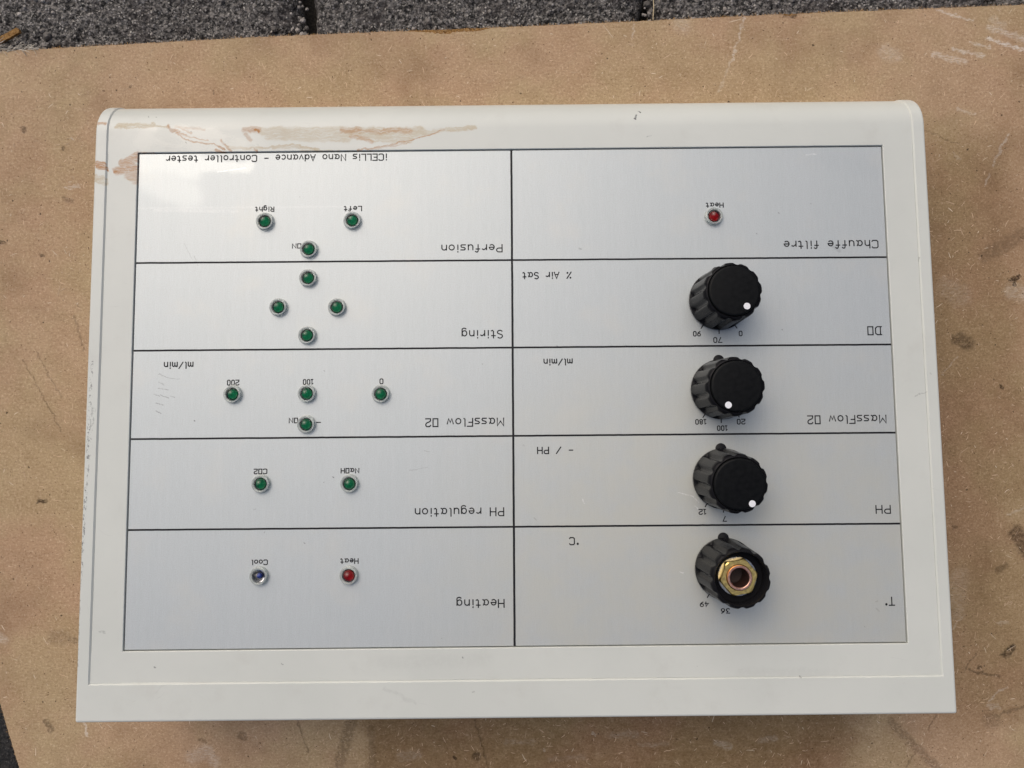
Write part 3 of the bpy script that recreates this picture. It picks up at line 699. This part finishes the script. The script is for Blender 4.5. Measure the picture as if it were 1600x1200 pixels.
tb = bmesh.new(); tb.from_mesh(cut.data); bmesh.ops.recalc_face_normals(tb, faces=tb.faces); tb.to_mesh(cut.data); tb.free()
md = body.modifiers.new('pocket', 'BOOLEAN'); md.operation = 'DIFFERENCE'; md.object = cut; md.solver = 'EXACT'
bpy.context.view_layer.update()
dg = bpy.context.evaluated_depsgraph_get()
nm = bpy.data.meshes.new_from_object(body.evaluated_get(dg))
body.modifiers.clear(); body.data = nm; nm.name = 'case_body'
bpy.data.objects.remove(cut)
nm.polygons.foreach_set('use_smooth', [True] * len(nm.polygons)); nm.set_sharp_from_angle(angle=rad(12))
body.parent = box; body.location = OFF * MM

# lid: bent sheet with the opening for the metal face
PX, PY = 149.85, 97.66       # half size of the metal face
lm = MB()
q = profile(ZL, -109.87, 16); q.append((q[-1][0], -29.0))
ys_ = [q[0], (-PY - .4, ZL), (PY + .4, ZL)] + q[2:]
xs_ = [-162.27, -PX - .4, PX + .4, 162.27]
for y, z in ys_:
    lm.v += [(x, y, z) for x in xs_]
for i in range(len(ys_) - 1):
    for k in range(3):
        if i == 1 and k == 1: continue
        a = i * 4 + k
        lm.face((a, a + 1, a + 5, a + 4), True)
def wall(ids, dz):
    b = len(lm.v)
    for t in ids:
        x, y, z = lm.v[t]; lm.v.append((x, y, z + dz))
    for i in range(len(ids) - 1):
        lm.face((ids[i], b + i, b + i + 1, ids[i + 1]), False)
wall([5, 9, 10, 6, 5], -2.6)
wall([3, 2, 1, 0], -2.2)
for c in (0, 3):
    ids = [i * 4 + c for i in range(len(ys_))]
    b = len(lm.v)
    for i, t in enumerate(ids):
        x, y, z = lm.v[t]
        if y > 106.8:
            ny, nz_ = (y - 106.8), (z + 15.0); l = math.hypot(ny, nz_) or 1; lm.v.append((x, y - 2.2 * ny / l, z - 2.2 * nz_ / l))
        else: lm.v.append((x, y, z - 2.2))
    for i in range(len(ids) - 1):
        f_ = (ids[i], b + i, b + i + 1, ids[i + 1])
        lm.face(f_ if c == 3 else f_[::-1], False)
lid = lm.build('lid', M['paint'], box, OFF, sharp=28)
# soften the opening's lip
tb = bmesh.new(); tb.from_mesh(lid.data)
hole = [e for e in tb.edges if len(e.link_faces) == 2 and all(abs(v.co.z - ZL * MM) < 1e-6 and abs(abs(v.co.x) - (PX + .4) * MM) < 1e-5 or abs(v.co.z - ZL * MM) < 1e-6 and abs(abs(v.co.y) - (PY + .4) * MM) < 1e-5 for v in e.verts)
        and any(abs(f.normal.z) < .5 for f in e.link_faces)]
bmesh.ops.bevel(tb, geom=hole, offset=0.22 * MM, segments=2, profile=.5, affect='EDGES')
tb.to_mesh(lid.data); tb.free()
lid.data.set_sharp_from_angle(angle=rad(12))

# the metal face plate
pm = MB()
e = .12
def rect(hx, hy, z): return [(-hx, -hy, z), (hx, -hy, z), (hx, hy, z), (-hx, hy, z)]
pm.rings([rect(PX, PY, -2.4), rect(PX, PY, -e), rect(PX - e, PY - e, 0)], True, True, False)
plate = pm.build('face_plate', M['panel'], box, OFF)
# dark sheet added under the plate to paint the shade in its gap
gk = MB()
gk.poly(rect(PX + 1.5, PY + 1.5, -1.9))
gk.build('gap_shade', M['dark'], box, OFF)

# engraved dividing lines
def ribbon(m, pts, wd, z, cap=True):
    pts = [Vector(p) for p in pts]
    closed = (pts[0] - pts[-1]).length < 1e-6
    n = len(pts); b = len(m.v)
    for i, p in enumerate(pts):
        if closed:
            a = pts[i - 1] if i > 0 else pts[-2]; c = pts[i + 1] if i < n - 1 else pts[1]
        else:
            a = pts[max(0, i - 1)]; c = pts[min(n - 1, i + 1)]
        d1 = (p - a); d2 = (c - p)
        if d1.length < 1e-9: d1 = d2
        if d2.length < 1e-9: d2 = d1
        d1 = d1.normalized(); d2 = d2.normalized()
        t = (d1 + d2)
        t = d1 if t.length < 1e-3 else t.normalized()
        nrm = Vector((-t.y, t.x)); k = min(1.6, 1 / max(.3, abs(nrm.dot(Vector((-d1.y, d1.x))))))
        q_ = p.copy()
        if cap and not closed:
            if i == 0: q_ = p - d2 * wd * .4
            if i == n - 1: q_ = p + d1 * wd * .4
        m.v += [(*(q_ + nrm * wd / 2 * k), z), (*(q_ - nrm * wd / 2 * k), z)]
    for i in range(n - 1):
        m.face((b + 2 * i + 1, b + 2 * i + 3, b + 2 * i + 2, b + 2 * i))
def wob(x0, y0, x1, y1, wd, z, seed):
    m = MB(); n = 160; pts = []
    dx, dy = x1 - x0, y1 - y0; l = math.hypot(dx, dy)
    for i in range(n + 1):
        t = i / n; o_ = .06 * nz(t * l * .10, seed) + .05 * nz(t * l * .5, seed)
        pts.append((x0 + dx * t - dy / l * o_, y0 + dy * t + dx / l * o_))
    ribbon(m, pts, wd, z, False)
    return m.build('dividing_line', M['ink'], plate)
for y0, y1, sd in ((52.95, 52.3, 1), (17.75, 17.2, 2), (-17.1, -17.6, 3), (-52.25, -52.8, 4)):
    wob(-PX + .05, y0, PX - .05, y1, .72, .030, sd)
wob(.4, PY - .05, -.3, -PY + .05, .84, .045, 6)
# ------------------------------------------------------------------ stroke lettering
def el(cx, cy, rx, ry, a0, a1, n=10):
    return [(cx + rx * cos(rad(a0 + (a1 - a0) * i / n)), cy + ry * sin(rad(a0 + (a1 - a0) * i / n))) for i in range(n + 1)]
XH = .68
def bowl(cx): return el(cx, XH / 2, .26, XH / 2, 0, 360, 16)
G = {
 'A': (.72, [[(0, 0), (.33, 1), (.66, 0)], [(.12, .36), (.54, .36)]]),
 'C': (.74, [[(.64, .86), (.54, 1), (.14, 1), (0, .86), (0, .14), (.14, 0), (.54, 0), (.64, .14)]]),
 'D': (.70, [[(.06, 0), (.06, 1)], [(-.06, 1), (.40, 1), (.58, .82), (.58, .18), (.40, 0), (-.06, 0)]]),
 'E': (.68, [[(.6, 0), (0, 0), (0, 1), (.6, 1)], [(0, .5), (.42, .5)]]),
 'F': (.66, [[(0, 0), (0, 1), (.6, 1)], [(0, .5), (.42, .5)]]),
 'H': (.72, [[(0, 0), (0, 1)], [(.62, 0), (.62, 1)], [(0, .5), (.62, .5)]]),
 'L': (.62, [[(0, 1), (0, 0), (.55, 0)]]),
 'M': (.86, [[(0, 0), (0, 1), (.36, .38), (.72, 1), (.72, 0)]]),
 'N': (.76, [[(0, 0), (0, 1), (.62, 0), (.62, 1)]]),
 'O': (.66, [[(0, 0), (0, 1), (.54, 1), (.54, 0), (0, 0)]]),
 'P': (.70, [[(0, 0), (0, 1), (.36, 1)] + el(.36, .74, .24, .26, 90, -90, 8) + [(0, .48)]]),
 'R': (.72, [[(0, 0), (0, 1), (.36, 1)] + el(.36, .75, .23, .25, 90, -90, 8) + [(0, .5)], [(.28, .5), (.6, 0)]]),
 'S': (.68, [el(.30, .75, .28, .25, 40, 200, 8) + [(.10, .56), (.48, .42)] + el(.30, .25, .28, .25, 30, -150, 8)]),
 'T': (.70, [[(0, 1), (.64, 1)], [(.32, 1), (.32, 0)]]),
 'a': (.76, [el(.26, XH / 2, .26, XH / 2, 40, 320, 14)[0:], [(.56, XH), (.42, .30), (.50, .06), (.62, 0)]]),
 'c': (.62, [el(.27, XH / 2, .27, XH / 2, 50, 310, 12)]),
 'd': (.66, [bowl(.26), [(.54, 1), (.54, 0)]]),
 'e': (.68, [[(.02, .36), (.54, .36)] + el(.27, XH / 2, .27, XH / 2, 4, 310, 14)]),
 'f': (.58, [[(.46, .90)] + el(.32, .82, .15, .18, 40, 180, 6) + [(.17, 0)], [(0, .58), (.40, .58)]]),
 'g': (.68, [bowl(.26), [(.54, XH), (.54, -.12)] + el(.30, -.12, .24, .20, 0, -150, 8)]),
 'h': (.66, [[(0, 0), (0, 1)], [(0, .42)] + el(.25, .42, .25, .26, 150, 0, 8) + [(.5, 0)]]),
 'i': (.30, [[(.05, 0), (.05, .62)], [(.05, .88), (.05, .98)]]),
 'l': (.36, [[(.04, 1), (.04, .10), (.16, 0)]]),
 'm': (.84, [[(0, 0), (0, XH)], [(0, .50), (.16, XH), (.34, .58), (.36, .08)], [(.36, .50), (.52, XH), (.70, .58), (.72, 0)]]),
 'n': (.66, [[(0, 0), (0, XH)], [(0, .42)] + el(.25, .42, .25, .26, 150, 0, 8) + [(.5, 0)]]),
 'o': (.68, [el(.27, XH / 2, .28, XH / 2, 0, 360, 18)]),
 'r': (.60, [[(0, 0), (0, XH)], [(0, .36), (.14, .58), (.32, XH), (.46, .58)]]),
 's': (.62, [[(.50, XH), (.12, XH), (.02, .56), (.08, .40), (.44, .30), (.50, .14), (.42, 0), (.0, 0)]]),
 't': (.58, [[(.20, .98), (.20, .14), (.30, 0), (.44, .06)], [(0, XH), (.42, XH)]]),
 'u': (.66, [[(0, XH)] + el(.25, .26, .25, .26, 180, 330, 8) + [(.5, .34)], [(.5, XH), (.5, 0)]]),
 'v': (.62, [[(0, XH), (.26, 0), (.52, XH)]]),
 'w': (.80, [[(0, XH), (.16, 0), (.34, .50), (.52, 0), (.68, XH)]]),
 '0': (.58, [[(.12, 0), (0, .16), (0, .84), (.12, 1), (.34, 1), (.46, .84), (.46, .16), (.34, 0), (.12, 0)]]),
 '1': (.48, [[(.06, .84), (.24, 1), (.24, 0)], [(.08, 0), (.40, 0)]]),
 '2': (.64, [[(0, .84), (.12, 1), (.42, 1), (.54, .86), (.54, .68), (.44, .54), (.08, .36), (0, .22), (0, 0), (.56, 0)]]),
 '3': (.62, [[(0, 1), (.50, 1), (.26, .60)] + el(.24, .30, .28, .30, 80, -140, 10)]),
 '4': (.64, [[(.40, 0), (.40, 1), (0, .30), (.56, .30)]]),
 '6': (.62, [[(.46, 1), (.14, .72), (.02, .40)], el(.26, .30, .26, .30, 0, 360, 14)]),
 '7': (.62, [[(0, 1), (.54, 1), (.18, 0)]]),
 '8': (.60, [el(.25, .76, .21, .24, 0, 360, 12), el(.25, .26, .25, .26, 0, 360, 12)]),
 '9': (.62, [[(.06, 0), (.38, .28), (.50, .60)], el(.26, .70, .26, .30, 0, 360, 14)]),
 '%': (.78, [[(0, 0), (.60, 1)], el(.10, .88, .05, .06, 0, 360, 8), el(.52, .12, .05, .06, 0, 360, 8)]),
 '/': (.72, [[(0, 0), (.60, 1)]]),
 '-': (.70, [[(.02, .50), (.50, .50)]]),
 '°': (.40, [el(.11, .88, .07, .09, 0, 360, 8), el(.11, .88, .02, .03, 0, 360, 6)]),
 ' ': (.62, []),
}
def lettering(text, xr, xl, yb, h):
    """single-stroke engraving, written towards -x with its head towards -y (the box stands upside down)"""
    u = 0.0; runs = []; lo, hi = 1e9, -1e9
    for ch in text:
        w_, st = G[ch]
        for s_ in st:
            p = [(u + a, b) for a, b in s_]
            lo = min(lo, min(a for a, b in p)); hi = max(hi, max(a for a, b in p))
            runs.append(p)
        u += w_ + .16
    k = (xr - xl) / (hi - lo)
    m = MB(); wd = .45 if h > 2.2 else .40
    for i, p in enumerate(runs):
        ribbon(m, [(xr - (a - lo) * k, yb - b * h) for a, b in p], wd, .030 + .0012 * (i % 12))
    o = m.build('lettering', M['ink'], plate)
    return o
for t in [('Perfusion', -3.7, -27.75, 59.01, 2.99), ('% Air Sat', 23.73, 4.49, 47.51, 2.54), ('Stiring', -3.89, -19.86, 24.41, 3.1), ('ml/min', 23.56, 12.44, 12.73, 2.39), ('MassFlow O2', -3.71, -34.34, -10.33, 3.06), ('- / PH', 23.23, 9.46, -21.9, 2.49), ('PH regulation', -4.03, -38.36, -45.16, 3.05), ('°C', 24.75, 21.41, -56.9, 2.69), ('Heating', -4.21, -22.34, -80.12, 2.99), ('DO', 146.32, 140.89, 24.32, 3.19), ('MassFlow O2', 146.31, 115.6, -10.73, 3.08), ('PH', 146.23, 140.71, -45.78, 3.02), ('T°', 146.07, 142.69, -80.75, 3.06), ('Chauffe filtre', 146.58, 109.12, 59.14, 3.04),
          ('Heat', 85.26, 78.48, 75.09, 1.79), ('Left', -59.95, -66.89, 75.2, 1.89), ('Right', -95.16, -102.51, 75.3, 1.79), ('ON', -84.18, -87.51, 60.12, 1.74), ('200', -107.88, -112.42, 5.68, 1.93), ('100', -78.72, -82.5, 5.63, 1.9), ('0', -51.13, -52.3, 5.58, 1.94), ('ON', -84.58, -87.85, -9.54, 1.83), ('-', -75.53, -77.11, -10.54, 1.51), ('CO2', -96.33, -101.32, -29.28, 1.79), ('NaOH', -60.4, -67.34, -29.39, 1.74), ('Heat', -60.48, -67.22, -64.08, 1.82), ('Cool', -95.57, -101.51, -64.21, 1.78), ('ml/min', -126.18, -137.47, 13.0, 2.49), ('iCELLis Nano Advance - Controller tester', -50.07, -138.9, 96.71, 2.6),
          ('90', 74.54, 71.78, 23.13, 1.79), ('70', 82.97, 79.75, 20.62, 1.92), ('0', 91.02, 89.9, 23.08, 1.82), ('180', 75.64, 71.63, -11.73, 1.78), ('20', 90.96, 87.95, -11.74, 1.88), ('100', 83.85, 80.08, -14.27, 1.77), ('12', 74.49, 71.83, -46.61, 1.85), ('7', 82.44, 81.12, -49.4, 1.82), ('49', 74.47, 71.26, -81.86, 1.71), ('36', 82.51, 79.31, -84.45, 1.68)]:
    lettering(*t)
KN = [(81.95, 35.3), (81.65, .05), (81.4, -34.7), (81.2, -69.2)]
for (kx, ky) in KN:
    for a in (-123, -90, -57):
        m = MB(); c_, s_ = cos(rad(a)), sin(rad(a))
        ribbon(m, [(kx + c_ * 10.5, ky + s_ * 10.5), (kx + c_ * 13.2, ky + s_ * 13.2)], .42, .032, False)
        m.build('scale_tick', M['ink'], plate)

# ------------------------------------------------------------------ indicator lights
def make_led(col, die, loc, label):
    m = MB()
    if True:
        m.lathe([(3.66, .0), (3.66, .30), (3.50, .34), (3.46, 1.25), (3.34, 1.50), (3.15, 1.58), (2.75, 1.52), (2.55, 1.40), (2.47, 1.15), (2.47, .0)], 48)
    b = m.build('indicator_light', M['bezel'], box, loc); b['label'] = label
    l = MB()
    l.lathe([(2.36, .05), (2.36, 1.1)] + [(2.36 * cos(rad(a)), 1.1 + 2.36 * sin(rad(a))) for a in range(8, 89, 8)] + [(.001, 3.46)], 40, bottom=True)
    l.build('lens', col, b)
    s_ = MB()
    s_.lathe([(2.44, 1.30), (2.44, .03), (.001, .02)], 32)
    s_.build('socket', M['dark'], b)
    c_ = MB()
    if die is M['blue_die']:
        c_.lathe([(.62, .3), (.58, .7), (.4, .9), (.2, .98), (.001, 1.0)], 24)
    else:
        c_.lathe([(1.20, .15), (1.15, .45), (.8, .60), (.001, .65)], 24)
    c_.build('reflector_cup', die, b)
    return b
LEDS = [('green', -98.42, 69.17, 'right perfusion'), ('green', -63.48, 69.2, 'left perfusion'), ('green', -80.75, 57.66, 'perfusion ON'), ('green', -80.87, 46.02, 'top stirring'), ('green', -92.53, 34.44, 'left stirring'), ('green', -69.33, 34.2, 'right stirring'), ('green', -80.99, 23.07, 'bottom stirring'), ('green', -109.99, .08, '200'), ('green', -80.85, .03, '100'), ('green', -51.83, -.4, '0'), ('green', -80.96, -12.01, 'mass flow ON'), ('green', -98.36, -34.94, 'CO2'), ('green', -63.89, -35.2, 'NaOH'), ('clear', -98.52, -70.14, 'Cool'), ('red', -63.89, -70.25, 'Heat'), ('red', 81.17, 69.41, 'filter Heat')]
protos = {}
for c_, x, y, nm_ in LEDS:
    lab = {'green': 'green', 'red': 'dark red', 'clear': 'clear and blue'}[c_] + ' indicator light marked ' + nm_
    loc = OFF + Vector((x, y, 0.0))
    if c_ not in protos:
        protos[c_] = make_led(M[c_], M[{'green': 'green_die', 'red': 'red_die', 'clear': 'blue_die'}[c_]], loc, lab)
    else:
        p_ = protos[c_]; b = copy_part(p_, box, loc); b['label'] = lab
        for ch in p_.children: copy_part(ch, b)
        b.rotation_euler = (0, 0, rng.uniform(0, 6))

# ------------------------------------------------------------------ knobs
NT_ = 12
def knob_rings(levels, n=192):
    out = []
    for r, z, amp in levels:
        ring = []
        for i in range(n):
            th = 2 * pi * i / n
            t = (th / (2 * pi) * NT_) % 1.0 - .5
            g = 0.0
            if abs(t) < .27: g = (0.5 + .5 * cos(pi * t / .27)) ** .75
            rr = r - amp * g
            ring.append((rr * cos(th), rr * sin(th), z))
        out.append(ring)
    return out
OUT = [(11.3, .45, 0), (11.75, .6, 0), (11.82, 1.0, 0), (11.80, 2.0, 0), (11.77, 2.15, .55), (11.72, 2.5, .95), (11.5, 6, 1.0), (11.2, 12, 1.0), (11.0, 16.6, .95), (10.95, 17.4, .85), (10.80, 18.1, .65), (10.45, 18.7, .40), (10.0, 19.05, .12), (9.75, 19.1, 0)]
def make_knob(loc, label, closed, rz):
    m = MB()
    lv = OUT + ([(9.6, 19.0, 0), (9.52, 18.5, 0), (9.3, 18.3, 0)] if closed else [(9.62, 19.12, 0), (9.5, 18.9, 0), (9.35, 14.0, 0), (9.3, 13.6, 0), (7.0, 13.4, 0), (3.5, 13.4, 0)])
    m.rings(knob_rings(lv), False, closed)
    k = m.build('knob', M['knob'], box, loc, sharp=32); k['label'] = label
    k.rotation_euler = (0, 0, rz)
    if closed:
        c_ = MB()
        c_.lathe([(9.36, 18.2), (9.36, 19.45), (9.22, 19.82), (8.9, 19.97), (8.6, 20.0), (.001, 20.0)], 96)
        c_.build('cap', M['cap'], k, sharp=0)
    return k
def dot(k, x, y, rz):
    m = MB(); m.lathe([(1.24, 20.0), (1.22, 20.05), (.001, 20.06)], 32)
    p = Matrix.Rotation(-rz, 3, 'Z') @ Vector((x, y, 0))
    return m.build('marker_dot', M['dot'], k, p)
spec = [('black knob with white dot on the DO scale', .10, (4.35, -5.9)), ('black knob with white dot on the mass flow scale', .02, (-3.4, -6.9)), ('black knob with white dot on the PH scale', -.16, (4.3, -7.0)), ('black knob with its cap missing and a brass coloured nut showing', -.24, None)]
for (kx, ky), (lab, rz, dxy) in zip(KN, spec):
    loc = OFF + Vector((kx, ky, 0))
    k = make_knob(loc, lab, dxy is not None, rz)
    if dxy: dot(k, dxy[0], dxy[1], rz)
    if 'PH' in lab: k.rotation_euler = (rad(2.2), rad(.6), rz)
    if dxy is None:
        def hexr(th, ap): 
            t = (th % (pi / 3)) - pi / 6
            return ap / cos(t)
        m = MB(); n = 96
        def hr(ap, lim, z): return [(min(hexr(2 * pi * i / n, ap), lim) * cos(2 * pi * i / n), min(hexr(2 * pi * i / n, ap), lim) * sin(2 * pi * i / n), z) for i in range(n)]
        m.rings([hr(6.15, 7.0, 13.9), hr(6.15, 7.0, 16.0), hr(6.1, 6.7, 16.4), hr(5.95, 6.35, 16.6), [(4.75 * cos(2 * pi * i / n), 4.75 * sin(2 * pi * i / n), 16.6) for i in range(n)], [(4.7 * cos(2 * pi * i / n), 4.7 * sin(2 * pi * i / n), 15.6) for i in range(n)]])
        nut = m.build('collet_nut', M['gold'], k, sharp=25); nut.rotation_euler = (0, 0, .42)
        m = MB(); m.lathe([(4.55, 15.4), (4.5, 17.0), (4.35, 17.3), (3.75, 17.3), (3.55, 17.1), (3.5, 9.0)], 64)
        m.build('collet', M['copper'], k)
        m = MB(); m.lathe([(3.47, 16.2), (3.4, 9.1), (2.4, 9.0), (.001, 9.0)], 48)
        m.build('bore', M['bore'], k)
        m = MB(); m.lathe([(7.12, 13.45), (7.1, 14.3), (6.98, 14.5), (4.9, 14.5)], 64)
        m.build('washer', M['steel'], k)
    # black locating plug that peeps out beside the knob
    m = MB(); m.lathe([(2.15, 0), (2.15, .15), (1.9, .32), (.001, .36)], 32)
    m.build('locating_plug', M['ink'], box, OFF + Vector((kx - .25, ky + 11.55, 0)))
